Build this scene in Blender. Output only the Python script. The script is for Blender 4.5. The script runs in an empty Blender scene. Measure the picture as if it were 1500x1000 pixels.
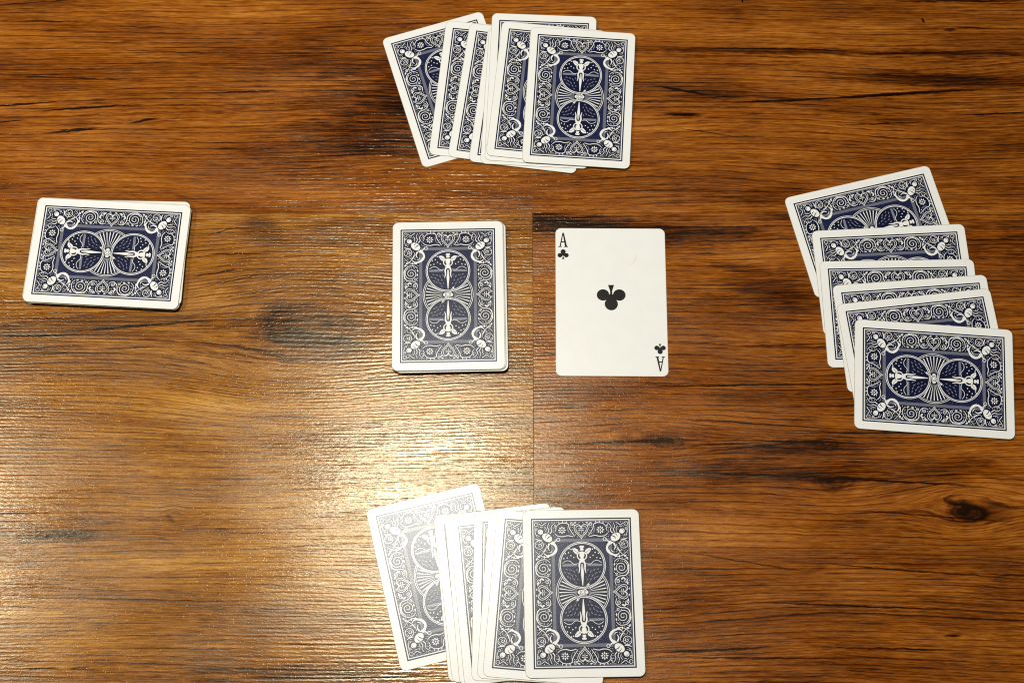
import bpy, math, random
from mathutils import Vector, Matrix
from mathutils.geometry import tessellate_polygon

random.seed(11)
R = math.radians
S = bpy.context.scene
COL = S.collection
MM = 0.001

# ------------------------------------------------------------------ camera
# table plane is z = 0, x to the right, y away from the viewer; the lens is above (0, 0)
F_PX, TILT, ROLL, CAM_H = 2069.19, R(16.8216), R(0.0655), 0.76531
cam_d = bpy.data.cameras.new('camera')
cam = bpy.data.objects.new('camera', cam_d)
COL.objects.link(cam)
cam.location = (0, 0, CAM_H)
cam.rotation_euler = (Matrix.Rotation(TILT, 3, 'X') @ Matrix.Rotation(ROLL, 3, 'Y')).to_euler()
cam_d.sensor_fit = 'HORIZONTAL'
cam_d.sensor_width = 36.0
cam_d.lens = F_PX * 36.0 / 1500.0
cam_d.clip_start, cam_d.clip_end = 0.01, 20
S.camera = cam

# ------------------------------------------------------------------ world, lamps, exposure
W = bpy.data.worlds.new('World')
S.world = W
W.use_nodes = True
bg = W.node_tree.nodes['Background']
bg.inputs['Color'].default_value = (1.0, 0.86, 0.66, 1)
bg.inputs['Strength'].default_value = 0.025

def lamp(name, loc, power, radius, color):
    d = bpy.data.lights.new(name, 'POINT')
    d.energy, d.shadow_soft_size, d.color = power, radius, color
    o = bpy.data.objects.new(name, d)
    COL.objects.link(o)
    o.location = loc
    return o
lamp('ceiling_lamp', (-0.122, 0.338, 1.10), 39.5, 0.095, (1.0, 0.955, 0.81))
lamp('ceiling_lamp', (-0.785, 0.290, 1.10), 24.5, 0.08, (1.0, 0.955, 0.81))

S.view_settings.view_transform = 'Standard'
S.view_settings.look = 'None'
S.view_settings.exposure = 0.0
S.view_settings.gamma = 1.0
S.cycles.use_denoising = False
S.cycles.max_bounces = 6
S.cycles.filter_width = 1.1

# ------------------------------------------------------------------ helpers
def at(u, v):
    """photo pixel -> point on the table in millimetres"""
    d = cam.rotation_euler.to_matrix() @ Vector(((u - 750) / F_PX, (500 - v) / F_PX, -1))
    t = -CAM_H / d.z
    return (d.x * t * 1000, d.y * t * 1000)

def tag(o, label=None, cat=None, group=None, kind=None):
    for k, val in (('label', label), ('category', cat), ('group', group), ('kind', kind)):
        if val: o[k] = val
    return o

def obj(name, mesh, parent=None):
    o = bpy.data.objects.new(name, mesh)
    COL.objects.link(o)
    if parent: o.parent = parent
    return o

class Nodes:
    """small builder for shader node maths"""
    def __init__(self, name):
        self.m = bpy.data.materials.new(name)
        self.m.use_nodes = True
        self.t = self.m.node_tree
        self.t.nodes.clear()
        self.out = self.t.nodes.new('ShaderNodeOutputMaterial')
        self.b = self.t.nodes.new('ShaderNodeBsdfPrincipled')
        self.t.links.new(self.b.outputs[0], self.out.inputs[0])
    def put(self, sock, v):
        if isinstance(v, bpy.types.NodeSocket): self.t.links.new(v, sock)
        else: sock.default_value = v
    def set(self, **kw):
        for k, v in kw.items(): self.put(self.b.inputs[k.replace('_', ' ')], v)
    def math(self, op, a, b=None, c=None, clamp=False):
        n = self.t.nodes.new('ShaderNodeMath')
        n.operation, n.use_clamp = op, clamp
        for i, v in enumerate((a, b, c)):
            if v is not None: self.put(n.inputs[i], v)
        return n.outputs[0]
    def add(self, a, b): return self.math('ADD', a, b)
    def sub(self, a, b): return self.math('SUBTRACT', a, b)
    def mul(self, a, b): return self.math('MULTIPLY', a, b)
    def mad(self, a, b, c): return self.math('MULTIPLY_ADD', a, b, c)
    def smooth(self, v, lo, hi, a=0.0, b=1.0, kind='SMOOTHSTEP'):
        n = self.t.nodes.new('ShaderNodeMapRange')
        n.interpolation_type = kind
        for i, q in enumerate((v, lo, hi, a, b)): self.put(n.inputs[i], q)
        return n.outputs[0]
    def vec(self, x, y, z=0.0):
        n = self.t.nodes.new('ShaderNodeCombineXYZ')
        for i, q in enumerate((x, y, z)): self.put(n.inputs[i], q)
        return n.outputs[0]
    def noise(self, v, scale=1.0, detail=2.0, rough=0.5, dist=0.0):
        n = self.t.nodes.new('ShaderNodeTexNoise')
        n.noise_dimensions = '2D'
        self.put(n.inputs['Vector'], v)
        n.inputs['Scale'].default_value = scale
        n.inputs['Detail'].default_value = detail
        n.inputs['Roughness'].default_value = rough
        n.inputs['Distortion'].default_value = dist
        return n.outputs[0]
    def ramp(self, v, stops, interp='LINEAR'):
        n = self.t.nodes.new('ShaderNodeValToRGB')
        n.color_ramp.interpolation = interp
        e = n.color_ramp.elements
        while len(e) < len(stops): e.new(0.5)
        for q, (p, c) in zip(e, stops):
            q.position, q.color = p, (*c, 1)
        self.put(n.inputs[0], v)
        return n.outputs[0]
    def mix(self, f, a, b, blend='MIX'):
        n = self.t.nodes.new('ShaderNodeMix')
        n.data_type, n.blend_type = 'RGBA', blend
        self.put(n.inputs[0], f)
        for i, v in ((6, a), (7, b)):
            self.put(n.inputs[i], (*v, 1) if isinstance(v, tuple) and len(v) == 3 else v)
        return n.outputs[2]
    def bump(self, h, dist=1.0, strength=1.0):
        n = self.t.nodes.new('ShaderNodeBump')
        n.inputs['Strength'].default_value = strength
        n.inputs['Distance'].default_value = dist
        self.put(n.inputs['Height'], h)
        self.put(self.b.inputs['Normal'], n.outputs[0])
    def coords(self):
        n = self.t.nodes.new('ShaderNodeTexCoord')
        s = self.t.nodes.new('ShaderNodeSeparateXYZ')
        self.t.links.new(n.outputs['Object'], s.inputs[0])
        return self.mul(s.outputs[0], 1000.0), self.mul(s.outputs[1], 1000.0)

# ------------------------------------------------------------------ wood
WOOD = [(0.00, (0.010, 0.0026, 0.0005)), (0.18, (0.046, 0.0110, 0.0013)), (0.36, (0.128, 0.0340, 0.0032)),
        (0.52, (0.232, 0.0700, 0.0066)), (0.68, (0.350, 0.1210, 0.0135)), (0.85, (0.490, 0.2050, 0.0310)),
        (1.00, (0.620, 0.3100, 0.0720))]

def wood(name, seed, knots=(), cracks=(), stains=(), lights=(), base=0.0, gold=1.0):
    """knots: (u, v, half width px, half height px, push, darkness)
       cracks: (u0, v0, u1, v1, half thickness px, darkness)
       stains / lights: (u, v, half width px, half height px, turn, amount)"""
    N = Nodes(name)
    x, y = N.coords()
    xs, ys = N.add(x, 613.0 * seed + 40), N.add(y, 377.0 * seed + 25)
    px = 1 / 2.45                                   # photo pixel in mm, about
    # slow wander of the grain
    wob = N.noise(N.vec(N.mul(xs, 1 / 210), N.mul(ys, 1 / 60)), detail=1.0)
    wob2 = N.noise(N.vec(N.mul(xs, 1 / 34), N.mul(ys, 1 / 11)), detail=2.0)
    wob3 = N.noise(N.vec(N.mul(xs, 1 / 6.0), N.mul(ys, 1 / 2.5)), detail=2.0)
    y1 = N.add(ys, N.mul(N.sub(wob, 0.5), 10.0))
    y1 = N.add(y1, N.mul(N.sub(wob2, 0.5), 1.1))
    y1 = N.add(y1, N.mul(N.sub(wob3, 0.5), 0.45))
    jx = N.add(x, N.mul(N.sub(wob2, 0.5), 14.0))
    jy = N.add(y, N.add(N.mul(N.sub(wob3, 0.5), 3.0), N.mul(N.sub(wob2, 0.5), 3.0)))
    kdark = 0.0
    rings = 0.0
    for (u, v, a, b, push, dk) in knots:
        cx, cy = at(u, v)
        a_, b_ = a * px, b * px
        dx, dy = N.sub(x, cx), N.sub(y, cy)
        q = N.add(N.math('POWER', N.math('ABSOLUTE', N.mul(dx, 1 / (2.2 * a_))), 2.0),
                  N.math('POWER', N.math('ABSOLUTE', N.mul(dy, 1 / (2.0 * b_))), 2.0))
        e = N.math('EXPONENT', N.mul(q, -1.0))
        y1 = N.sub(y1, N.mul(N.mul(dy, e), push))
        ddx, ddy = N.sub(jx, cx), N.sub(jy, cy)
        r = N.math('SQRT', N.add(N.math('POWER', N.math('ABSOLUTE', N.mul(ddx, 1 / a_)), 2.0),
                                 N.math('POWER', N.math('ABSOLUTE', N.mul(ddy, 1 / b_)), 2.0)))
        core = N.smooth(r, 1.25, 0.35)
        kdark = N.math('MAXIMUM', kdark, N.mul(core, dk))
        ring = N.math('SINE', N.mul(r, 17.0))
        rings = N.add(rings, N.mul(N.mul(ring, core), 0.07))
    # fibres and dashes
    f1 = N.noise(N.vec(N.mul(xs, 1 / 32), N.mul(y1, 1 / 1.1)), detail=5.0, rough=0.62)
    f2 = N.noise(N.vec(N.mul(xs, 1 / 8.0), N.mul(y1, 1 / 0.72)), detail=3.0, rough=0.62)
    dash = N.smooth(N.noise(N.vec(N.mul(xs, 1 / 26), N.mul(y1, 1 / 1.6)), detail=2.5), 0.60, 0.70)
    # growth rings: slow rise, sharp dark line; a finer set between them in places
    pitch = N.noise(N.vec(N.mul(xs, 1 / 420), N.mul(ys, 1 / 34)), detail=1.0)
    jit = N.mul(N.sub(f2, 0.5), 0.16)
    phase = N.add(N.add(N.mul(y1, 1 / 3.5), N.mul(pitch, 4.0)), jit)
    saw = N.math('FRACT', phase)
    line = N.mul(N.smooth(saw, 0.68, 0.94), N.smooth(saw, 1.0, 0.96))
    part_ = N.noise(N.vec(N.mul(xs, 1 / 70), N.mul(y1, 1 / 5.0)), detail=2.0)
    line = N.mul(line, N.smooth(part_, 0.36, 0.60))
    saw2 = N.math('FRACT', N.add(N.mul(phase, 2.37), jit))
    line2 = N.mul(N.smooth(saw2, 0.6, 0.92), N.smooth(saw2, 1.0, 0.93))
    line2 = N.mul(line2, N.smooth(part_, 0.58, 0.42))
    line = N.add(line, N.mul(line2, 0.55))
    tone = N.noise(N.vec(N.mul(xs, 1 / 150), N.mul(y1, 1 / 19)), detail=2.0)
    tone2 = N.noise(N.vec(N.mul(xs, 1 / 50), N.mul(y1, 1 / 5.5)), detail=3.0)
    val = N.add(0.585 + base, N.mul(N.sub(tone, 0.5), 0.50))
    val = N.add(val, N.mul(N.sub(tone2, 0.5), 0.26))
    val = N.add(val, N.mul(N.sub(f1, 0.5), 0.54))
    val = N.add(val, N.mul(N.sub(f2, 0.5), 0.50))
    val = N.sub(val, N.mul(line, 0.29))
    val = N.sub(val, N.mul(dash, 0.13))
    # dark stains and pale streaks, broken up by the fibres
    for lst, sgn in ((stains, -1.0), (lights, 1.0)):
        for (u, v, a, b, turn, amt) in lst:
            cx, cy = at(u, v)
            c, s = math.cos(R(turn)), math.sin(R(turn))
            dx, dy = N.sub(jx, cx), N.sub(jy, cy)
            ex = N.mul(N.add(N.mul(dx, c), N.mul(dy, s)), 1 / (a * px))
            ey = N.mul(N.sub(N.mul(dy, c), N.mul(dx, s)), 1 / (b * px))
            r = N.math('SQRT', N.add(N.mul(ex, ex), N.mul(ey, ey)))
            r = N.add(r, N.mul(N.sub(f1, 0.5), 1.1))
            val = N.add(val, N.mul(N.smooth(r, 1.25, 0.1), sgn * amt))
    if knots:
        val = N.add(N.sub(val, kdark), rings)
    cr = 0.0
    for (u0, v0, u1, v1, th, dk) in cracks:
        a0, a1 = at(u0, v0), at(u1, v1)
        cx, cy = (a0[0] + a1[0]) / 2, (a0[1] + a1[1]) / 2
        L = math.hypot(a1[0] - a0[0], a1[1] - a0[1]) / 2
        ang = math.atan2(a1[1] - a0[1], a1[0] - a0[0])
        c, s = math.cos(ang), math.sin(ang)
        wy = N.add(y, N.add(N.mul(N.sub(wob3, 0.5), 1.1), N.mul(N.sub(wob2, 0.5), 1.0)))
        dx, dy = N.sub(x, cx), N.sub(wy, cy)
        ex = N.mul(N.add(N.mul(dx, c), N.mul(dy, s)), 1 / L)
        ey = N.mul(N.sub(N.mul(dy, c), N.mul(dx, s)), 1 / (th * px))
        r = N.math('SQRT', N.add(N.mul(ex, ex), N.mul(ey, ey)))
        cr = N.math('MAXIMUM', cr, N.mul(N.smooth(r, 1.15, 0.45), dk))
    val = N.sub(val, cr) if cracks else val
    colr = N.ramp(val, [(p, (c[0], c[1] * gold, c[2] * gold)) for p, c in WOOD])
    # brushed relief: long wavy grooves, broken into beads, plus pits
    g1 = N.noise(N.vec(N.mul(xs, 1 / 26), N.mul(y1, 1 / 1.2)), detail=1.0)
    g2 = N.noise(N.vec(N.mul(xs, 1 / 2.6), N.mul(y1, 1 / 0.9)), detail=1.5)
    pit = N.smooth(N.noise(N.vec(N.mul(xs, 1 / 1.15), N.mul(ys, 1 / 0.8)), detail=0.0), 0.70, 0.84)
    fade = N.noise(N.vec(N.mul(xs, 1 / 60), N.mul(ys, 1 / 30)), detail=1.0)
    yr = N.add(N.mul(N.sub(ys, N.mul(N.sub(wob2, 0.5), 1.6)), 0.6), N.mul(y1, 0.4))
    gr = N.math('SINE', N.mul(N.add(yr, N.mul(N.sub(g2, 0.5), 0.55)), 2 * math.pi / 2.05))
    gr = N.mul(gr, N.smooth(N.noise(N.vec(N.mul(xs, 1 / 3.4), N.mul(ys, 1 / 2.3)), detail=1.0), 0.30, 0.68, 0.25, 1.0))
    h = N.mul(g1, 0.085)
    h = N.add(h, N.mul(gr, 0.021))
    h = N.add(h, N.mul(g2, 0.030))
    h = N.add(h, N.mul(pit, 0.014))
    h = N.sub(h, N.mul(dash, 0.012))
    h = N.sub(h, N.mul(line, 0.010))
    if cracks: h = N.sub(h, N.mul(cr, 0.06))
    N.bump(N.mul(h, 0.001), dist=1.0)
    N.set(Base_Color=colr, Roughness=N.smooth(fade, 0.3, 0.7, 0.19, 0.26), Specular_IOR_Level=0.45, Specular_Tint=(0.96, 0.94, 0.76, 1))
    return N.m

m_top = wood('wood_upper_board', 1,
    cracks=[(900, 72, 1560, 79, 7.0, 0.15), (1170, 112, 1560, 122, 13.0, 0.13), (-40, 158, 98, 148, 1.8, 0.6), (42, 164, 200, 153, 1.6, 0.6), (60, 196, 150, 187, 2.6, 0.6), (150, 188, 300, 192, 1.2, 0.3),
            (184, 181, 236, 172, 2.0, 0.5), (-20, 180, 42, 176, 1.3, 0.45), (300, 136, 420, 133, 1.6, 0.5),
            (1070, 151, 1240, 143, 2.2, 0.7), (1190, 146, 1430, 131, 2.9, 0.7), (960, 126, 1042, 140, 2.2, 0.5),
            (1030, 142, 1100, 142, 1.6, 0.5), (910, 149, 1010, 147, 1.3, 0.45), (970, 168, 1030, 168, 2.4, 0.5),
            (1400, 169, 1520, 164, 1.5, 0.45), (1215, 184, 1360, 179, 1.2, 0.4), (980, 186, 1100, 204, 1.0, 0.3),
            (1300, 2, 1520, 2, 1.8, 0.5), (-20, 31, 150, 32, 1.2, 0.3), (160, 72, 320, 80, 1.2, 0.35), (-10, 110, 200, 118, 1.2, 0.35),
            (1350, 26, 1354, 34, 2.2, 0.5), (1395, 40, 1450, 41, 1.5, 0.4), (1380, 44, 1402, 44, 2.6, 0.35), (1086, 2, 1089, 2, 3, 0.6)],
    stains=[(560, 168, 130, 62, 0, 0.35), (480, 95, 150, 36, 0, 0.14), (620, 110, 110, 90, 0, 0.16), (1230, 77, 420, 7, -1, 0.22), (1400, 118, 190, 16, -3, 0.22),
            (1010, 135, 75, 16, -8, 0.18), (115, 185, 30, 14, 0, 0.14), (1000, 168, 40, 6, 0, 0.22), (600, 215, 200, 26, 0, 0.16),
            (1450, 200, 160, 120, 0, 0.10), (1130, 290, 160, 18, 0, 0.16), (1010, 282, 60, 10, 0, 0.1)],
    lights=[(1040, 40, 160, 30, 0, 0.07), (1250, 220, 220, 26, 0, 0.06), (1020, 205, 120, 26, 0, 0.06), (420, 20, 120, 18, 0, 0.10), (200, 225, 180, 36, 0, 0.05)], base=-0.025, gold=0.93)
m_left = wood('wood_left_board', 2,
    knots=[(255, 757, 5, 8, 0.5, 0.2),
            (452, 478, 86, 46, 0.65, 0.19)],
    cracks=[(340, 805, 520, 795, 1.3, 0.35), (30, 980, 90, 978, 1.8, 0.45), (100, 979, 135, 977, 1.8, 0.45),
            (-20, 494, 130, 488, 1.8, 0.5), (90, 486, 310, 468, 2.0, 0.5), (140, 511, 235, 507, 1.3, 0.4), (300, 372, 400, 371, 1.3, 0.5), (280, 405, 350, 394, 1.2, 0.4),
            (290, 421, 400, 398, 1.1, 0.35), (300, 440, 420, 420, 1.1, 0.35), (380, 576, 500, 577, 1.4, 0.4), (370, 609, 470, 611, 1.3, 0.35),
            (300, 345, 350, 332, 1.2, 0.4), (250, 565, 400, 585, 1.1, 0.3)],
    stains=[(90, 784, 70, 11, 0, 0.3), (520, 330, 120, 40, 0, 0.08), (380, 440, 60, 30, -20, 0.08), (450, 990, 200, 18, 0, 0.2),
            (90, 475, 190, 24, 2, 0.20), (430, 510, 160, 46, -8, 0.14), (380, 330, 42, 28, -40, 0.24), (250, 500, 120, 16, -8, 0.12), (440, 500, 120, 40, -8, 0.08), (60, 510, 120, 14, 0, 0.12),
            (480, 330, 60, 14, 0, 0.06), (400, 640, 240, 26, 0, 0.05)],
    lights=[(480, 790, 180, 34, 0, 0.1), (350, 988, 40, 5, 0, 0.26),
            (370, 455, 11, 22, -25, 0.15), (330, 430, 70, 26, 12, 0.10), (310, 585, 90, 24, -6, 0.14), (230, 590, 120, 20, 0, 0.08)], base=0.03, gold=1.12)
m_right = wood('wood_right_board', 3,
    knots=[(1226, 706, 34, 13, 0.5, 0.26), (1418, 746, 26, 15, 0.85, 0.36), (1396, 736, 12, 7, 0.3, 0.3), (970, 646, 40, 14, 0.5, 0.05), (1210, 650, 26, 9, 0.3, 0.16)],
    cracks=[(990, 806, 1200, 840, 1.2, 0.3), (1160, 822, 1500, 848, 1.3, 0.35), (1080, 880, 1380, 892, 1.4, 0.4), (1200, 948, 1420, 952, 1.4, 0.4), (1380, 930, 1410, 931, 1.6, 0.45), (950, 957, 1130, 947, 2.0, 0.45), (940, 962, 1250, 964, 1.4, 0.4), (1220, 745, 1500, 765, 1.2, 0.3),
            (930, 566, 1250, 562, 1.3, 0.7), (1240, 562, 1520, 566, 1.0, 0.55), (1060, 508, 1220, 503, 1.3, 0.4), (960, 612, 1240, 628, 1.2, 0.35), (790, 651, 990, 646, 1.3, 0.4),
            (1010, 652, 1120, 648, 1.8, 0.4), (1120, 645, 1225, 648, 1.7, 0.45), (980, 690, 1230, 700, 1.5, 0.4), (1230, 700, 1440, 712, 1.4, 0.45), (1000, 665, 1240, 640, 1.0, 0.3),
            (1130, 634, 1500, 634, 1.3, 0.35), (800, 598, 880, 594, 1.2, 0.35)],
    stains=[(1440, 890, 130, 30, 0, 0.16), (1010, 880, 90, 22, 0, 0.12), (1050, 950, 130, 10, 0, 0.14), (1480, 860, 60, 50, 0, 0.08),
            (880, 330, 110, 16, 0, 0.42), (790, 322, 90, 14, 0, 0.26), (1040, 345, 120, 20, 0, 0.24), (1150, 317, 60, 12, -5, 0.26), (1130, 428, 80, 34, -10, 0.26), (1010, 340, 200, 12, 1, 0.16), (1110, 395, 90, 10, -8, 0.14),
            (870, 649, 120, 10, 0, 0.15), (960, 646, 40, 7, 0, 0.20), (1190, 655, 120, 14, 2, 0.20), (1150, 690, 260, 18, -1, 0.20), (1400, 680, 180, 22, -1, 0.14), (1050, 470, 120, 50, 0, 0.05),
            (1430, 750, 50, 14, -12, 0.20), (1500, 420, 190, 190, 0, 0.12), (1460, 330, 90, 10, 0, 0.08)],
    lights=[(1060, 780, 150, 26, 0, 0.12), (1060, 820, 60, 12, 0, 0.06),
            (1440, 705, 40, 12, -20, 0.14), (1450, 390, 60, 12, 0, 0.10)], base=-0.03, gold=0.93)
m_spare = wood('wood_outer_board', 5)

# ------------------------------------------------------------------ table top of long boards
def box_mesh(name, x0, x1, y0, y1, z0, z1, bev, mat):
    """a board with a small chamfer round its upper face (mm)"""
    vs = []
    for (i, z) in ((0, z0), (0, z1 - bev), (bev, z1)):
        for (px, py) in ((x0 + i, y0 + i), (x1 - i, y0 + i), (x1 - i, y1 - i), (x0 + i, y1 - i)):
            vs.append((px * MM, py * MM, z * MM))
    fs = [(3, 2, 1, 0), (8, 9, 10, 11)]
    for k in (0, 4):
        for j in range(4):
            a, b = k + j, k + (j + 1) % 4
            fs.append((a, b, b + 4, a + 4))
    me = bpy.data.meshes.new(name)
    me.from_pydata(vs, [], fs)
    me.materials.append(mat)
    return me

m_core = Nodes('board_core')
m_core.set(Base_Color=(0.05, 0.022, 0.008, 1), Roughness=0.8)
top = obj('table_top', box_mesh('table_top', -760, 760, -305, 620, -32, -3.05, 0.5, m_core.m))
tag(top, 'brown wood-look table top of long boards under all the cards', kind='structure')
YS, X0, BW = 309.5, 11.05, 304.0          # long joint, butt joint, width of a board
G = 0.035
for (x0, x1, y0, y1, m) in (
        (-750, 750, YS, YS + BW, m_top), (-750, X0, YS - BW, YS, m_left), (X0, 750, YS - BW, YS, m_right),
        (-750, -120, YS - 2 * BW, YS - BW, m_spare), (-120, 750, YS - 2 * BW, YS - BW, m_spare)):
    obj('plank', box_mesh('plank', x0 + 2.2 * G, x1 - 2.2 * G, y0 + G, y1 - G, -3.0, 0.0, 0.07, m), top)

# ------------------------------------------------------------------ card stock and inks
def stock(name, col, rough=0.25, spec=0.35, tint=(1, 1, 1, 1)):
    N = Nodes(name)
    x, y = N.coords()
    n1 = N.noise(N.vec(N.mul(x, 1 / 0.55), N.mul(y, 1 / 0.55)), detail=2.0)
    n2 = N.noise(N.vec(N.mul(x, 1 / 9.0), N.mul(y, 1 / 9.0)), detail=3.0)
    c = N.mix(N.smooth(n2, 0.3, 0.7), tuple(q * 0.98 for q in col), col)
    N.bump(N.mul(n1, 0.000022))
    N.set(Base_Color=c, Roughness=rough, Specular_IOR_Level=spec, Specular_Tint=tint)
    return N.m
M_PAPER = stock('card_paper', (0.85, 0.86, 0.89))
M_INK = stock('dark_ink', (0.0055, 0.0078, 0.0340), tint=(0.9, 0.93, 1, 1))
M_NAVY = stock('navy_ink', (0.0125, 0.0165, 0.0600), tint=(0.9, 0.93, 1, 1))
M_LAV = stock('pale_blue_ink', (0.21, 0.225, 0.325))
M_GREY = stock('grey_blue_ink', (0.075, 0.085, 0.155))
M_BAND = stock('hatched_frame_ink', (0.20, 0.205, 0.255))
M_MARK = stock('faint_mark', (0.62, 0.60, 0.52))
M_BLACK = stock('black_ink', (0.006, 0.006, 0.006))
M_SIDE_SHADE = Nodes('card_edge_shade')
M_SIDE_SHADE.set(Base_Color=(0.17, 0.155, 0.125, 1), Roughness=0.9)  # shade along the pile sides painted into the edge colour, darker than bare paper

CW, CH, CT = 63.5, 88.9, 0.225
def rounded(w, h, r, n=7):
    pts = []
    for (cx, cy, a0) in ((w / 2 - r, h / 2 - r, 0), (-w / 2 + r, h / 2 - r, 90), (-w / 2 + r, -h / 2 + r, 180), (w / 2 - r, -h / 2 + r, 270)):
        for i in range(n + 1):
            a = R(a0 + 90 * i / n)
            pts.append((cx + r * math.cos(a), cy + r * math.sin(a)))
    return pts

M_RIM = Nodes('card_rim')
M_RIM.set(Base_Color=(0.40, 0.37, 0.27, 1), Roughness=0.85)
def card_mesh():
    """card with a slightly rolled-over cut edge round its upper face"""
    p, q = rounded(CW, CH, 3.4), rounded(CW - 0.44, CH - 0.44, 3.18)
    n = len(p)
    vs = [(a * MM, b * MM, 0) for a, b in p] + [(a * MM, b * MM, (CT - 0.09) * MM) for a, b in p] + [(a * MM, b * MM, CT * MM) for a, b in q]
    fs = [tuple(range(n - 1, -1, -1)), tuple(range(2 * n, 3 * n))]
    for k in (0, n):
        fs += [(k + i, k + (i + 1) % n, k + n + (i + 1) % n, k + n + i) for i in range(n)]
    me = bpy.data.meshes.new('card')
    me.from_pydata(vs, [], fs)
    for m in (M_PAPER, M_SIDE_SHADE.m, M_RIM.m): me.materials.append(m)
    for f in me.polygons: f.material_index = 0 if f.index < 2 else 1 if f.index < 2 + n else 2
    return me
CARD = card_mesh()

class Print:
    """flat printed shapes, each a hair above the one before it"""
    def __init__(self, mats, z0=CT, step=0.0006):
        self.v, self.f, self.mi = [], [], []
        self.mats, self.z, self.step = mats, z0 + 0.002, step
    def raw(self, pts, faces, ink):
        k = len(self.v)
        self.v += [(a * MM, b * MM, self.z * MM) for a, b in pts]
        for f in faces:
            q = [pts[i] for i in f]
            ar = sum(q[i][0] * q[(i + 1) % len(q)][1] - q[(i + 1) % len(q)][0] * q[i][1] for i in range(len(q)))
            f = f if ar > 0 else tuple(reversed(f))
            self.f.append(tuple(k + i for i in f))
            self.mi.append(self.mats.index(ink))
    def up(self): self.z += self.step
    def sym(self, pts, faces, ink, mode):
        """mode: '' once, 'x' / 'y' mirrored, 'xy' all four quarters"""
        sx = (1, -1) if 'x' in mode else (1,)
        sy = (1, -1) if 'y' in mode else (1,)
        for a in sx:
            for b in sy:
                self.raw([(p[0] * a, p[1] * b) for p in pts], faces, ink)
        self.up()
    def poly(self, pts, ink, mode=''):
        tri = tessellate_polygon([[Vector((a, b, 0)) for a, b in pts]])
        self.sym(pts, [tuple(t) for t in tri], ink, mode)
    def rect(self, hw, hh, ink, cx=0, cy=0, mode=''):
        self.sym([(cx - hw, cy - hh), (cx + hw, cy - hh), (cx + hw, cy + hh), (cx - hw, cy + hh)], [(0, 1, 2, 3)], ink, mode)
    def frame(self, hw, hh, w, ink):
        o = [(-hw, -hh), (hw, -hh), (hw, hh), (-hw, hh)]
        i = [(-hw + w, -hh + w), (hw - w, -hh + w), (hw - w, hh - w), (-hw + w, hh - w)]
        self.sym(o + i, [(k, (k + 1) % 4, 4 + (k + 1) % 4, 4 + k) for k in range(4)], ink, '')
    def ell(self, cx, cy, rx, ry, ink, mode='', turn=0, n=18):
        c, s = math.cos(R(turn)), math.sin(R(turn))
        pts = [(cx, cy)]
        for i in range(n):
            a = 2 * math.pi * i / n
            ex, ey = rx * math.cos(a), ry * math.sin(a)
            pts.append((cx + ex * c - ey * s, cy + ex * s + ey * c))
        self.sym(pts, [(0, 1 + i, 1 + (i + 1) % n) for i in range(n)], ink, mode)
    def stroke(self, pts, w, ink, mode='', closed=False):
        """w: one width, or (start, middle, end)"""
        n = len(pts)
        L, Rr = [], []
        for i in range(n):
            a, b = pts[(i - 1) % n if closed else max(i - 1, 0)], pts[(i + 1) % n if closed else min(i + 1, n - 1)]
            dx, dy = b[0] - a[0], b[1] - a[1]
            d = math.hypot(dx, dy) or 1
            t = i / max(n - 1, 1)
            if isinstance(w, tuple):
                ww = w[0] + (w[1] - w[0]) * t * 2 if t < 0.5 else w[1] + (w[2] - w[1]) * (t * 2 - 1)
            else: ww = w
            ww *= 0.76
            nx, ny = -dy / d * ww / 2, dx / d * ww / 2
            L.append((pts[i][0] + nx, pts[i][1] + ny))
            Rr.append((pts[i][0] - nx, pts[i][1] - ny))
        m = n if closed else n - 1
        self.sym(L + Rr, [(i, (i + 1) % n, n + (i + 1) % n, n + i) for i in range(m)], ink, mode)
    def ring(self, cx, cy, r, w, ink, mode='', n=40, a0=0, a1=360):
        full = a1 - a0 >= 360
        pts = [(cx + r * math.cos(R(a0 + (a1 - a0) * i / n)), cy + r * math.sin(R(a0 + (a1 - a0) * i / n))) for i in range(n if full else n + 1)]
        self.stroke(pts, w, ink, mode, closed=full)
    def mesh(self, name):
        me = bpy.data.meshes.new(name)
        me.from_pydata(self.v, [], self.f)
        for m in self.mats: me.materials.append(m)
        for f, i in zip(me.polygons, self.mi): f.material_index = i
        return me

def curve(pts, n=8):
    """smooth line through points (Catmull-Rom)"""
    out = []
    P = [pts[0]] + list(pts) + [pts[-1]]
    for i in range(1, len(P) - 2):
        for k in range(n):
            t = k / n
            out.append(tuple(0.5 * (2 * P[i][d] + (P[i + 1][d] - P[i - 1][d]) * t + (2 * P[i - 1][d] - 5 * P[i][d] + 4 * P[i + 1][d] - P[i + 2][d]) * t * t
                             + (3 * P[i][d] - P[i - 1][d] - 3 * P[i + 1][d] + P[i + 2][d]) * t ** 3) for d in (0, 1)))
    out.append(tuple(pts[-1]))
    return out

def spiral(cx, cy, r0, r1, a0, turns, n=44):
    return [(cx + (r0 + (r1 - r0) * i / n) * math.cos(R(a0 + 360 * turns * i / n)), cy + (r0 + (r1 - r0) * i / n) * math.sin(R(a0 + 360 * turns * i / n))) for i in range(n + 1)]

def heart(cx, cy, s, rot):
    pts = []
    for i in range(28):
        t = 2 * math.pi * i / 28
        hx = 0.98 * math.sin(t) ** 3 if True else 0
        hy = -(0.82 * math.cos(t) - 0.32 * math.cos(2 * t) - 0.13 * math.cos(3 * t) - 0.05 * math.cos(4 * t)) + 0.05
        hx, hy = hx * s, hy * s * 1.12
        c, q = math.cos(R(rot)), math.sin(R(rot))
        pts.append((cx + hx * c - hy * q, cy + hx * q + hy * c))
    return pts

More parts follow.
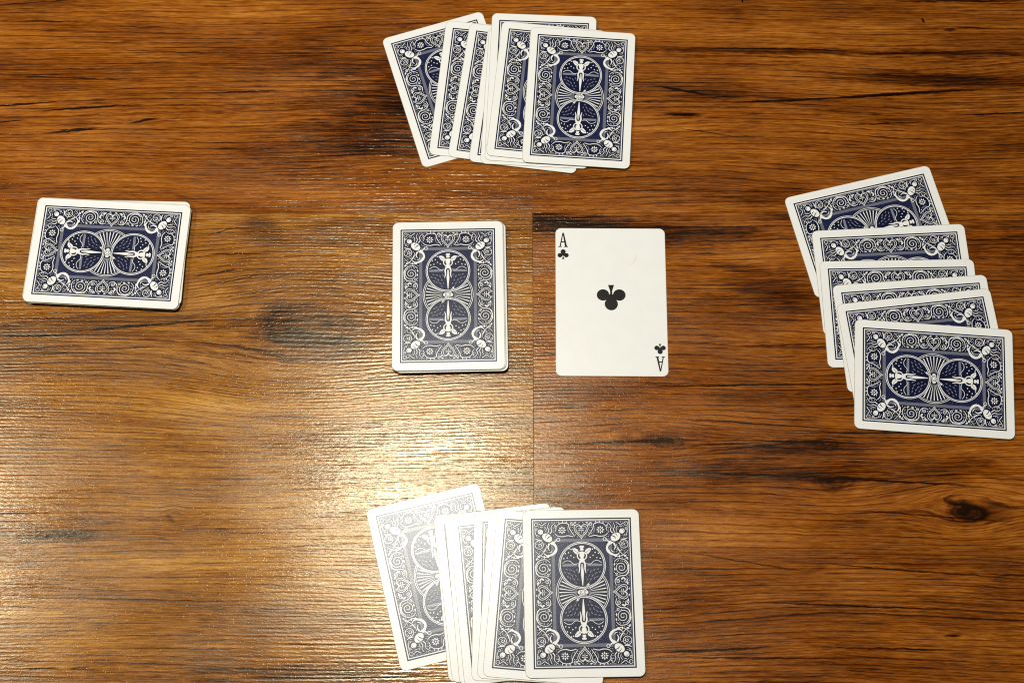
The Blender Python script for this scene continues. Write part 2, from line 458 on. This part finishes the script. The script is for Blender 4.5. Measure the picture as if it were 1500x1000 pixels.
def back_print():
    P = Print([M_INK, M_NAVY, M_LAV, M_PAPER, M_GREY, M_BAND])
    I, V, A, W_ = M_INK, M_NAVY, M_LAV, M_PAPER
    P.rect(27.2, 39.9, I)
    P.frame(26.45, 39.15, 0.55, W_)
    P.frame(25.45, 38.15, 0.22, A)
    # inner panel with its shaded moulding
    P.rect(16.4, 28.7, M_BAND)
    for q in (0.2, 0.55, 0.95, 1.3, 1.65):
        P.frame(16.4 - q, 28.7 - q, 0.17, M_GREY)
    P.rect(14.65, 26.95, V)
    rnd = random.Random(5)
    for _ in range(330):
        sx, sy = rnd.uniform(-14.2, 14.2), rnd.uniform(-26.5, 26.5)
        if min(math.hypot(sx, sy - 14.4), math.hypot(sx, sy + 14.4)) < 13.4 or math.hypot(sx, sy) < 14.9: continue
        q = rnd.uniform(0.10, 0.2)
        P.raw([(sx - q, sy), (sx, sy - q), (sx + q, sy), (sx, sy + q)], [(0, 1, 2, 3)], A)
    P.up()
    # middle disc with rays
    P.ell(0, 0, 14.4, 14.4, W_, n=56)
    P.ell(0, 0, 14.1, 14.1, I, n=56)
    P.ring(0, 0, 13.4, 0.36, W_, n=56)
    for k in range(-5, 6):
        a = R(k * 9.2)
        c, s = math.cos(a), math.sin(a)
        w1 = 0.30
        P.raw([(3.4 * c + 0.05 * s, 3.4 * s - 0.05 * c), (12.7 * c + w1 * s, 12.7 * s - w1 * c), (12.7 * c - w1 * s, 12.7 * s + w1 * c), (3.4 * c - 0.05 * s, 3.4 * s + 0.05 * c)], [(0, 1, 2, 3)], W_)
        P.raw([(-3.4 * c - 0.05 * s, 3.4 * s - 0.05 * c), (-12.7 * c - w1 * s, 12.7 * s - w1 * c), (-12.7 * c + w1 * s, 12.7 * s + w1 * c), (-3.4 * c + 0.05 * s, 3.4 * s + 0.05 * c)], [(0, 1, 2, 3)], W_)
    P.up()
    P.ell(0, 0, 2.9, 1.5, W_)
    # two round pictures
    cy = 14.4
    P.ell(0, cy, 12.7, 12.7, W_, 'y', n=56)
    P.ell(0, cy, 12.4, 12.4, M_GREY, 'y', n=56)
    P.ring(0, cy, 11.8, 0.5, W_, 'y', n=56)
    P.ell(0, cy, 11.4, 11.4, I, 'y', n=56)
    # cloud bars, hills, stars
    P.poly([(2.6, cy - 0.5), (10.6, cy - 0.6), (10.9, cy + 0.5), (7.0, cy + 0.9), (3.0, cy + 0.5)], A, 'xy')
    P.stroke(curve([(2.2, cy + 0.9), (4.5, cy + 0.7), (6.5, cy + 2.2), (8.6, cy + 2.4), (10.6, cy + 1.2)]), 0.35, W_, 'xy')
    for (sx, sy) in ((3.6, 8.2), (5.8, 8.6), (7.2, 6.8), (8.9, 6.3), (6.0, 5.2), (8.0, 4.0), (9.8, 3.6), (4.4, 4.2), (6.9, 9.0)):
        P.ell(sx, cy + sy, 0.36, 0.36, W_, 'xy', n=7)
    for (sx, sy, l, t) in ((3.0, -2.6, 1.5, 60), (4.6, -3.4, 1.7, 55), (6.4, -2.6, 1.6, 30), (8.4, -2.2, 1.5, 20), (9.4, -3.8, 1.4, 40), (7.4, -4.4, 1.8, 38), (5.7, -5.6, 1.8, 50),
                           (3.6, -5.6, 1.4, 65), (4.6, -7.6, 1.6, 55), (6.6, -7.0, 1.5, 45), (8.0, -6.2, 1.3, 40), (2.6, -7.6, 1.0, 70), (3.6, -9.4, 1.2, 50)):
        c, s = math.cos(R(t)) * l / 2, math.sin(R(t)) * l / 2
        P.stroke([(sx - c, cy + sy - s), (sx - c * 0.2, cy + sy + s * 0.2), (sx + c, cy + sy + s)], (0.25, 0.75, 0.2), A, 'xy')
    # winged figure
    P.poly([(1.3, cy + 6.4), (2.2, cy + 8.4), (3.6, cy + 9.2), (5.2, cy + 9.0), (4.7, cy + 7.6), (3.6, cy + 6.2), (2.2, cy + 5.8)], W_, 'xy')
    P.stroke([(2.3, cy + 6.8), (3.4, cy + 7.6), (4.4, cy + 8.3)], 0.28, I, 'xy')
    P.ell(0, cy + 8.5, 1.45, 1.6, I, 'y', n=12)
    P.ell(0, cy + 8.4, 1.0, 1.1, W_, 'y', n=12)
    P.poly([(-1.35, cy + 9.5), (1.35, cy + 9.5), (1.0, cy + 10.5), (-1.0, cy + 10.5)], W_, 'y')
    P.ell(0, cy + 5.0, 2.9, 3.0, I, 'y', n=18)
    P.stroke(curve([(0.9, cy + 7.1), (2.3, cy + 6.0), (2.35, cy + 4.2), (0.9, cy + 2.7)]), (0.9, 0.85, 0.6), W_, 'xy')
    P.ell(0, cy + 5.6, 1.35, 1.9, W_, 'y', n=16)
    P.ell(0, cy + 2.7, 1.35, 1.35, W_, 'y', n=14)
    P.poly([(-0.95, cy + 0.6), (0.95, cy + 0.6), (1.15, cy - 3.6), (0.3, cy - 10.9), (-0.3, cy - 10.9), (-1.15, cy - 3.6)], I, 'y')
    P.stroke(curve([(0.8, cy + 2.4), (1.55, cy + 0.4), (1.45, cy - 2.0), (1.95, cy - 4.2)]), (1.35, 1.1, 0.4), W_, 'xy')
    P.poly([(-0.35, cy + 0.6), (0.35, cy + 0.6), (0.8, cy - 4.2), (0.18, cy - 10.9), (-0.18, cy - 10.9), (-0.8, cy - 4.2)], W_, 'y')
    P.stroke([(0, cy + 2.0), (0, cy - 2.2)], 0.22, I, 'y')
    # hub and crank
    P.ell(0, 0, 1.75, 1.75, I, n=18)
    P.ell(0, 0, 1.45, 1.45, W_, n=18)
    P.ring(0, 0, 0.85, 0.3, I, n=18)
    for q in (1, -1):
        P.stroke([(0.75 * q, 1.0 * q), (3.5 * q, 4.8 * q)], 1.75, I)
        P.stroke([(0.9 * q, 1.25 * q), (3.3 * q, 4.5 * q)], 1.25, W_)
        P.stroke([(1.3 * q, 1.85 * q), (2.8 * q, 3.85 * q)], 0.4, I)
    # ---- border ornament, mirrored to all four quarters
    def tri_leaf(x, y, L, w, t):
        c, s = math.cos(R(t)), math.sin(R(t))
        q = [(0, 0), (L * 0.35, w * 0.5), (L, 0.1 * w), (L * 0.45, -w * 0.5)]
        P.poly([(x + a * c - b * s, y + a * s + b * c) for a, b in q], W_, 'xy')
    # hearts
    for (hx, hy, rot, mode) in ((0, 33.4, 180, 'y'), (21.0, 0, 90, 'x')):
        hp = heart(hx, hy, 4.3, rot)
        P.poly(hp, I, mode)
        P.stroke(heart(hx, hy, 3.95, rot), 0.42, W_, mode, closed=True)
        P.stroke(heart(hx, hy, 2.95, rot), 0.36, W_, mode, closed=True)
        c, s = math.cos(R(rot)), math.sin(R(rot))
        tr = lambda a, b: (hx + a * c - b * s, hy + a * s + b * c)
        P.stroke([tr(0, -1.6), tr(0, 1.7)], (0.3, 0.7, 0.25), W_, mode)
        for (b0, b1) in ((-1.0, -0.1), (0.0, 0.8)):
            for q in (1, -1):
                P.stroke([tr(0.15 * q, b0), tr(0.9 * q, (b0 + b1) / 2 - 0.1), tr(1.7 * q, b1 - 0.8)], (0.2, 0.5, 0.2), W_, mode)
    # long vine of the sides: heart - spiral - corner leaf
    P.stroke(spiral(21.0, 12.9, 0.5, 3.7, 10, 2.15), 0.44, W_, 'xy')
    P.stroke(curve([(18.0, 3.4), (17.4, 6.2), (19.6, 8.2), (23.4, 8.9), (24.9, 11.6), (24.6, 15.2), (22.6, 17.2), (19.4, 17.6), (17.3, 16.0)]), (0.4, 0.7, 0.35), W_, 'xy')
    P.stroke(spiral(18.9, 5.6, 0.2, 1.25, 0, 1.4, 18), 0.4, W_, 'xy')
    P.stroke(spiral(23.6, 6.0, 0.2, 1.35, 180, 1.4, 18), 0.42, W_, 'xy')
    P.stroke(spiral(18.4, 9.2, 0.2, 0.9, 90, 1.2, 14), 0.36, W_, 'xy')
    for l in ((24.4, 3.6, 2.2, 0.9, 110), (20.6, 6.4, 2.3, 1.1, 40), (22.0, 7.6, 1.8, 0.9, -50), (24.2, 9.4, 1.5, 0.8, 60), (17.6, 11.2, 1.9, 0.9, 95), (17.2, 13.8, 1.8, 0.8, 80),
              (24.9, 17.0, 2.2, 0.9, 120), (17.8, 18.4, 2.4, 1.1, 55), (22.6, 18.6, 2.0, 1.0, 35), (20.2, 18.2, 1.8, 0.9, 80), (25.0, 13.0, 1.6, 0.7, 80), (24.9, 1.0, 1.4, 0.6, 95)):
        tri_leaf(*l)
    P.stroke(curve([(24.8, 18.0), (21.6, 20.4), (19.4, 23.2), (19.0, 25.6)]), (0.3, 0.5, 0.3), W_, 'xy')
    P.stroke(curve([(25.0, 22.2), (22.2, 19.6), (19.0, 18.8), (17.2, 19.4)]), (0.25, 0.5, 0.3), W_, 'xy')
    # small rosette near the corner
    P.ell(22.9, 25.6, 2.5, 2.5, I, 'xy', n=20)
    P.ring(22.9, 25.6, 2.25, 0.42, W_, 'xy', n=22)
    P.stroke(spiral(22.7, 25.4, 0.15, 1.1, 200, 1.1, 14), 0.42, W_, 'xy')
    for k in range(5):
        a = R(20 + 40 * k)
        P.ell(22.9 + 1.45 * math.cos(a), 25.6 + 1.45 * math.sin(a), 0.24, 0.24, W_, 'xy', n=6)
    # big curling leaf
    P.stroke(curve([(13.2, 28.4), (14.8, 26.9), (16.8, 26.6)]), (0.4, 0.9, 1.4), W_, 'xy')
    P.ring(12.6, 28.3, 0.9, 0.42, W_, 'xy', n=14)
    P.stroke(curve([(16.9, 27.4), (14.6, 25.2), (13.9, 22.8), (15.4, 20.6), (18.6, 19.6), (20.4, 21.0)]), (2.6, 1.9, 0.35), W_, 'xy')
    P.stroke(curve([(17.4, 26.2), (18.2, 24.2), (17.4, 22.4)]), (1.2, 0.9, 0.3), W_, 'xy')
    P.stroke(curve([(16.0, 25.6), (14.7, 24.2), (14.5, 22.6)]), (0.2, 0.7, 0.2), I, 'xy')
    P.stroke(curve([(19.6, 24.0), (20.2, 22.4), (21.8, 21.8)]), (0.25, 0.5, 0.2), W_, 'xy')
    P.stroke(curve([(16.0, 22.6), (16.6, 21.6), (17.8, 21.2)]), (0.2, 0.6, 0.2), W_, 'xy')
    # small seated figure of the corner: body, head, limbs
    P.ell(18.5, 29.4, 3.5, 2.75, I, 'xy', turn=25, n=18)
    P.ell(18.5, 29.4, 2.9, 2.1, W_, 'xy', turn=35, n=18)
    P.stroke(curve([(16.2, 30.3), (17.8, 29.6), (18.8, 28.3)]), (0.35, 0.75, 0.15), I, 'xy')
    P.stroke(curve([(18.0, 31.6), (19.0, 30.7), (19.6, 29.6)]), (0.3, 0.5, 0.15), I, 'xy')
    P.ell(22.1, 32.6, 1.85, 1.75, I, 'xy', n=16)
    P.ell(22.1, 32.6, 1.5, 1.35, W_, 'xy', turn=30, n=16)
    P.stroke(curve([(21.6, 33.6), (22.7, 33.2), (23.0, 32.2)]), (0.2, 0.6, 0.2), A, 'xy')
    P.stroke(curve([(21.2, 28.3), (23.2, 28.2), (25.0, 28.9)]), (0.3, 0.75, 0.35), W_, 'xy')
    P.stroke(curve([(17.0, 31.6), (15.9, 33.0), (16.3, 34.8), (15.4, 36.4), (14.0, 37.4)]), (0.7, 0.42, 0.3), W_, 'xy')
    P.stroke(curve([(18.2, 31.9), (17.5, 33.6), (18.2, 35.2), (17.4, 37.4)]), (0.6, 0.42, 0.3), W_, 'xy')
    P.stroke(curve([(19.2, 32.4), (19.0, 34.2), (19.9, 35.6)]), (0.3, 0.42, 0.25), W_, 'xy')
    P.stroke(curve([(16.9, 33.4), (17.2, 35.0), (16.5, 36.8)]), (0.25, 0.35, 0.25), A, 'xy')
    P.stroke(curve([(14.2, 32.6), (13.6, 34.2), (14.6, 35.2)]), (0.25, 0.5, 0.25), W_, 'xy')
    P.ring(24.3, 36.6, 1.0, 0.34, W_, 'xy', n=16)
    P.stroke(spiral(24.4, 33.8, 0.15, 0.8, 90, 1.2, 12), 0.34, W_, 'xy')
    P.stroke(curve([(25.0, 35.2), (24.9, 32.4), (24.4, 30.6)]), (0.25, 0.4, 0.25), W_, 'xy')
    P.stroke(curve([(23.0, 37.2), (21.4, 36.0), (19.8, 37.0), (18.8, 37.5)]), (0.3, 0.5, 0.3), W_, 'xy')
    P.stroke(curve([(20.6, 35.2), (21.6, 35.0), (22.6, 35.6)]), (0.2, 0.4, 0.2), W_, 'xy')
    P.ring(23.9, 30.4, 0.55, 0.28, W_, 'xy', n=12)
    # flower and its crescent on the short sides
    P.ell(10.4, 33.4, 3.1, 3.1, I, 'xy', n=22)
    for k in range(8):
        a = 45 * k
        P.ell(10.4 + 1.45 * math.cos(R(a)), 33.4 + 1.45 * math.sin(R(a)), 0.62, 0.36, W_, 'xy', turn=a, n=8)
    P.ell(10.4, 33.4, 0.42, 0.42, W_, 'xy', n=8)
    P.stroke(curve([(3.6, 30.0), (5.0, 32.0), (6.4, 34.4), (7.0, 36.6), (9.4, 37.3), (12.2, 36.6), (13.9, 34.6)]), (0.4, 0.6, 0.35), W_, 'xy')
    P.stroke(curve([(4.4, 29.8), (7.4, 30.4), (9.8, 29.9), (12.6, 30.2), (14.4, 31.6)]), (0.5, 0.6, 0.4), W_, 'xy')
    P.stroke(curve([(6.4, 31.4), (7.2, 33.4), (7.2, 35.4)]), (0.3, 0.8, 0.25), A, 'xy')
    P.stroke(spiral(5.0, 36.6, 0.2, 1.1, 0, 1.3, 16), 0.4, W_, 'xy')
    for l in ((2.4, 37.6, 2.0, 0.8, -15), (8.2, 37.2, 1.3, 0.6, 110), (10.0, 37.3, 1.3, 0.6, 90), (11.8, 36.9, 1.3, 0.6, 70), (13.6, 35.4, 1.5, 0.7, 45), (3.4, 35.6, 1.6, 0.7, 50)):
        tri_leaf(*l)
    # fine dots and sprigs in the gaps of the scrollwork
    near = {}
    for (vx, vy, vz) in P.v:
        vx, vy = vx * 1000, vy * 1000
        if vx > -1 and vy > -1: near.setdefault((int(vx), int(vy)), []).append((vx, vy))
    def clear(sx, sy):
        return min((math.hypot(sx - a, sy - b) for i in (-1, 0, 1) for j in (-1, 0, 1) for (a, b) in near.get((int(sx) + i, int(sy) + j), ())), default=9)
    for _ in range(5000):
        sx, sy = rnd.uniform(0.6, 25.0), rnd.uniform(0.6, 37.6)
        if sx < 17.2 and sy < 29.6: continue
        if clear(sx, sy) < 0.62: continue
        near.setdefault((int(sx), int(sy)), []).append((sx, sy))
        t, l, q = rnd.uniform(0, 3.14), rnd.uniform(0.22, 0.5), rnd.uniform(0.12, 0.2)
        c, d = math.cos(t), math.sin(t)
        P.sym([(sx - l * c, sy - l * d), (sx + q * d, sy - q * c), (sx + l * c, sy + l * d), (sx - q * d, sy + q * c)], [(0, 1, 2, 3)], W_, 'xy')
        P.z -= P.step
    return P.mesh('back_print')
BACK = back_print()

# ------------------------------------------------------------------ the cards
def back_card(name, pose, lie, label, group, printed=True, tilt=0.0, pivot=0.0):
    """pose: x, y in mm, turn in degrees, level in the pile; lie: 1 upright, 0 lying crosswise"""
    x, y, t, k = pose
    o = obj(name, CARD)
    o.location = (x * MM, y * MM, (0.015 + 0.3 * k + pivot * math.tan(R(tilt))) * MM)
    o.rotation_euler = (0, R(tilt), R(t if lie else t + 90))
    tag(o, label, 'playing card', group)
    if printed: obj('back_print', BACK, o)
    return o

TOP = 'cards fanned out at the top of the table'
RIGHT = 'cards fanned out at the right of the table'
LOW = 'cards fanned out at the bottom of the table'
for (p, lab) in (
        ((-36.27, 389.38, 17.47, 0), 'leftmost card of the top fan, leaning away and lying under all its others'),
        ((-13.91, 387.16, -5.91, 1), 'second card from the left in the top fan, lying on the leaning card'),
        ((-1.24, 384.36, -8.01, 2), 'third card from the left in the top fan, showing a strip of blue border'),
        ((10.55, 381.66, -7.20, 3), 'fourth card from the left in the top fan, its lower corner sticking out'),
        ((14.46, 382.65, -3.11, 4), 'white sliver of a card just right of the fourth card in the top fan'),
        ((17.63, 384.10, -4.18, 5), 'thin white rim under the second card from the right in the top fan'),
        ((16.79, 393.17, -2.42, 6), 'card pushed up highest behind the two front cards of the top fan'),
        ((19.94, 385.68, -6.12, 7), 'second card from the right in the top fan, partly under the fully visible one'),
        ((39.19, 382.46, -3.68, 8), 'fully visible blue backed card lying on top of the top fan')):
    back_card('playing_card', p, 1, lab, TOP, True, *((0.8, 12) if p[3] == 8 else (0, 0)))
for (p, lab) in (
        ((208.24, 298.25, 13.71, 0), 'farthest and most tilted card of the right fan, its upper half bare'),
        ((218.37, 268.56, 2.86, 1), 'second card from the far end of the right fan'),
        ((220.64, 248.20, 0.88, 2), 'third card of the right fan, its lower left corner standing out on the wood'),
        ((228.79, 236.13, 4.28, 3), 'fourth card of the right fan, the narrowest strip between two others'),
        ((231.26, 226.32, 6.35, 4), 'fifth card of the right fan, directly under the fully visible front one'),
        ((235.42, 209.11, -4.17, 5), 'fully visible blue backed card at the near end of the right fan')):
    back_card('playing_card', p, 0, lab, RIGHT, True, *((-0.7, -14) if p[3] == 5 else (0, 0)))
for (p, lab) in (
        ((-39.38, 99.78, 13.84, 0), 'leftmost card of the bottom fan, leaning away and washed pale by glare'),
        ((-7.42, 91.33, 6.13, 1), 'second card from the left in the bottom fan, only its white left rim showing'),
        ((-6.28, 91.34, 7.09, 2), 'third card from the left in the bottom fan, rim and one dark line showing'),
        ((-1.45, 89.80, 5.97, 3), 'fourth card from the left in the bottom fan, a bare white sliver'),
        ((0.98, 89.46, 6.12, 4), 'fifth card from the left in the bottom fan, showing a wedge of scroll border'),
        ((9.88, 88.61, -0.46, 5), 'sixth card from the left in the bottom fan, upright with one sliver of border showing'),
        ((15.12, 88.08, -3.65, 6), 'seventh card from the left in the bottom fan, showing only a plain white strip'),
        ((18.92, 88.35, -4.80, 7), 'second card from the right in the bottom fan, half under the front card'),
        ((37.15, 90.54, 0.95, 8), 'fully visible card with dark blue back lying on top of the bottom fan')):
    back_card('playing_card', p, 1, lab, LOW, True, *((0.9, 13) if p[3] == 8 else (0, 0)))

rnd = random.Random(3)
GAP = 0.38 / 0.3                       # piled cards lie a little loose on each other
for k in range(13):
    if k > 10: p = (-36.9 + rnd.uniform(-.2, .2), 257.4, 1.05 + rnd.uniform(-.15, .15), k * GAP)
    elif k > 8: p = (-35.6 + rnd.uniform(-.1, .1), 256.7 + rnd.uniform(-.1, .1), 1.2 + rnd.uniform(-.2, .2), k * GAP)
    else: p = (-36.3 + rnd.uniform(-.3, .3), 258.2 + rnd.uniform(-.15, .15), 0.95 + rnd.uniform(-.15, .15), k * GAP)
    back_card('playing_card', p, 1, 'card of the centre pile whose white rim shows just right of the top card' if k == 10 else
              'card in the centre pile beneath its top card, only its white edge showing', 'cards under the top of the centre pile', False)
back_card('playing_card', (-37.21, 257.55, 1.04, 13 * GAP), 1, 'blue backed card on top of the squared centre pile beside the ace', 'top cards of the two piles')
for k in range(13):
    if k == 11: p = (-232.5, 283.8, -1.2, k * GAP)
    elif k == 10: p = (-232.5, 282.6, -3.0, k * GAP)
    else: p = (-233.5 + rnd.uniform(-.15, .15), 283.5 + rnd.uniform(-.15, .15), -3.1 + rnd.uniform(-.15, .15), k * GAP)
    back_card('playing_card', p, 0, 'card of the left pile whose white rim peeks out beyond its top card' if k == 11 else
              'card in the left pile beneath its top card, only its white edge showing', 'cards under the top of the left pile', False)
back_card('playing_card', (-232.85, 282.82, -3.19, 13 * GAP), 0, 'blue backed card lying crosswise on top of the left pile', 'top cards of the two piles')

# ------------------------------------------------------------------ the face-up ace
ace = obj('playing_card', CARD)
ace.location = (55.64 * MM, 255.34 * MM, 0.015 * MM)
ace.rotation_euler = (0, 0, R(-0.32))
tag(ace, 'white ace of clubs lying face up right of the centre pile', 'playing card')

def club(P, cx, cy, s, flip=1):
    """a club pip: three lobes and a flared stem; flip = -1 stands it on its head"""
    q = lambda a, b: (cx + a * s * flip, cy + b * s * flip)
    P.ell(*q(0, 0.52), 0.47 * s, 0.47 * s, M_BLACK, n=28)
    P.ell(*q(-0.58, -0.16), 0.45 * s, 0.43 * s, M_BLACK, n=28)
    P.ell(*q(0.58, -0.16), 0.45 * s, 0.43 * s, M_BLACK, n=28)
    P.poly([q(-0.30, 0.30), q(0.30, 0.30), q(0.34, -0.10), q(0.08, -0.22), q(0.07, -0.45), q(0.22, -0.92), q(-0.22, -0.92), q(-0.07, -0.45), q(-0.08, -0.22), q(-0.34, -0.10)], M_BLACK)

def letter_a(P, cx, cy, w, h, flip=1):
    q = lambda a, b: (cx + a * w * flip, cy + b * h * flip)
    P.poly([q(-0.38, -0.44), q(-0.25, -0.44), q(0.03, 0.44), q(-0.02, 0.50), q(-0.06, 0.50)], M_BLACK)
    P.poly([q(0.20, -0.44), q(0.42, -0.44), q(0.09, 0.50), q(-0.04, 0.50), q(-0.02, 0.40)], M_BLACK)
    P.poly([q(-0.24, -0.18), q(0.27, -0.18), q(0.27, -0.10), q(-0.24, -0.10)], M_BLACK)
    P.poly([q(-0.50, -0.50), q(-0.14, -0.50), q(-0.14, -0.44), q(-0.50, -0.44)], M_BLACK)
    P.poly([q(0.12, -0.50), q(0.52, -0.50), q(0.52, -0.44), q(0.12, -0.44)], M_BLACK)

def part(name, fn, *a):
    P = Print([M_BLACK])
    fn(P, *a)
    return obj(name, P.mesh(name), ace)
part('index_letter', letter_a, -27.25, 37.1, 5.4, 8.8)
part('index_letter', letter_a, 27.25, -37.1, 5.2, 8.7, -1)
part('corner_pip', club, -27.25, 28.2, 3.15)
part('corner_pip', club, 27.25, -28.2, 3.15, -1)
part('center_pip', club, 0.1, 2.4, 8.0, -1)

P = Print([M_MARK])
P.stroke(curve([(14.9, 28.4), (14.7, 26.2), (13.4, 23.8), (11.2, 21.6)]), (0.1, 0.42, 0.1), M_MARK)
obj('scratch', P.mesh('scratch'), ace)
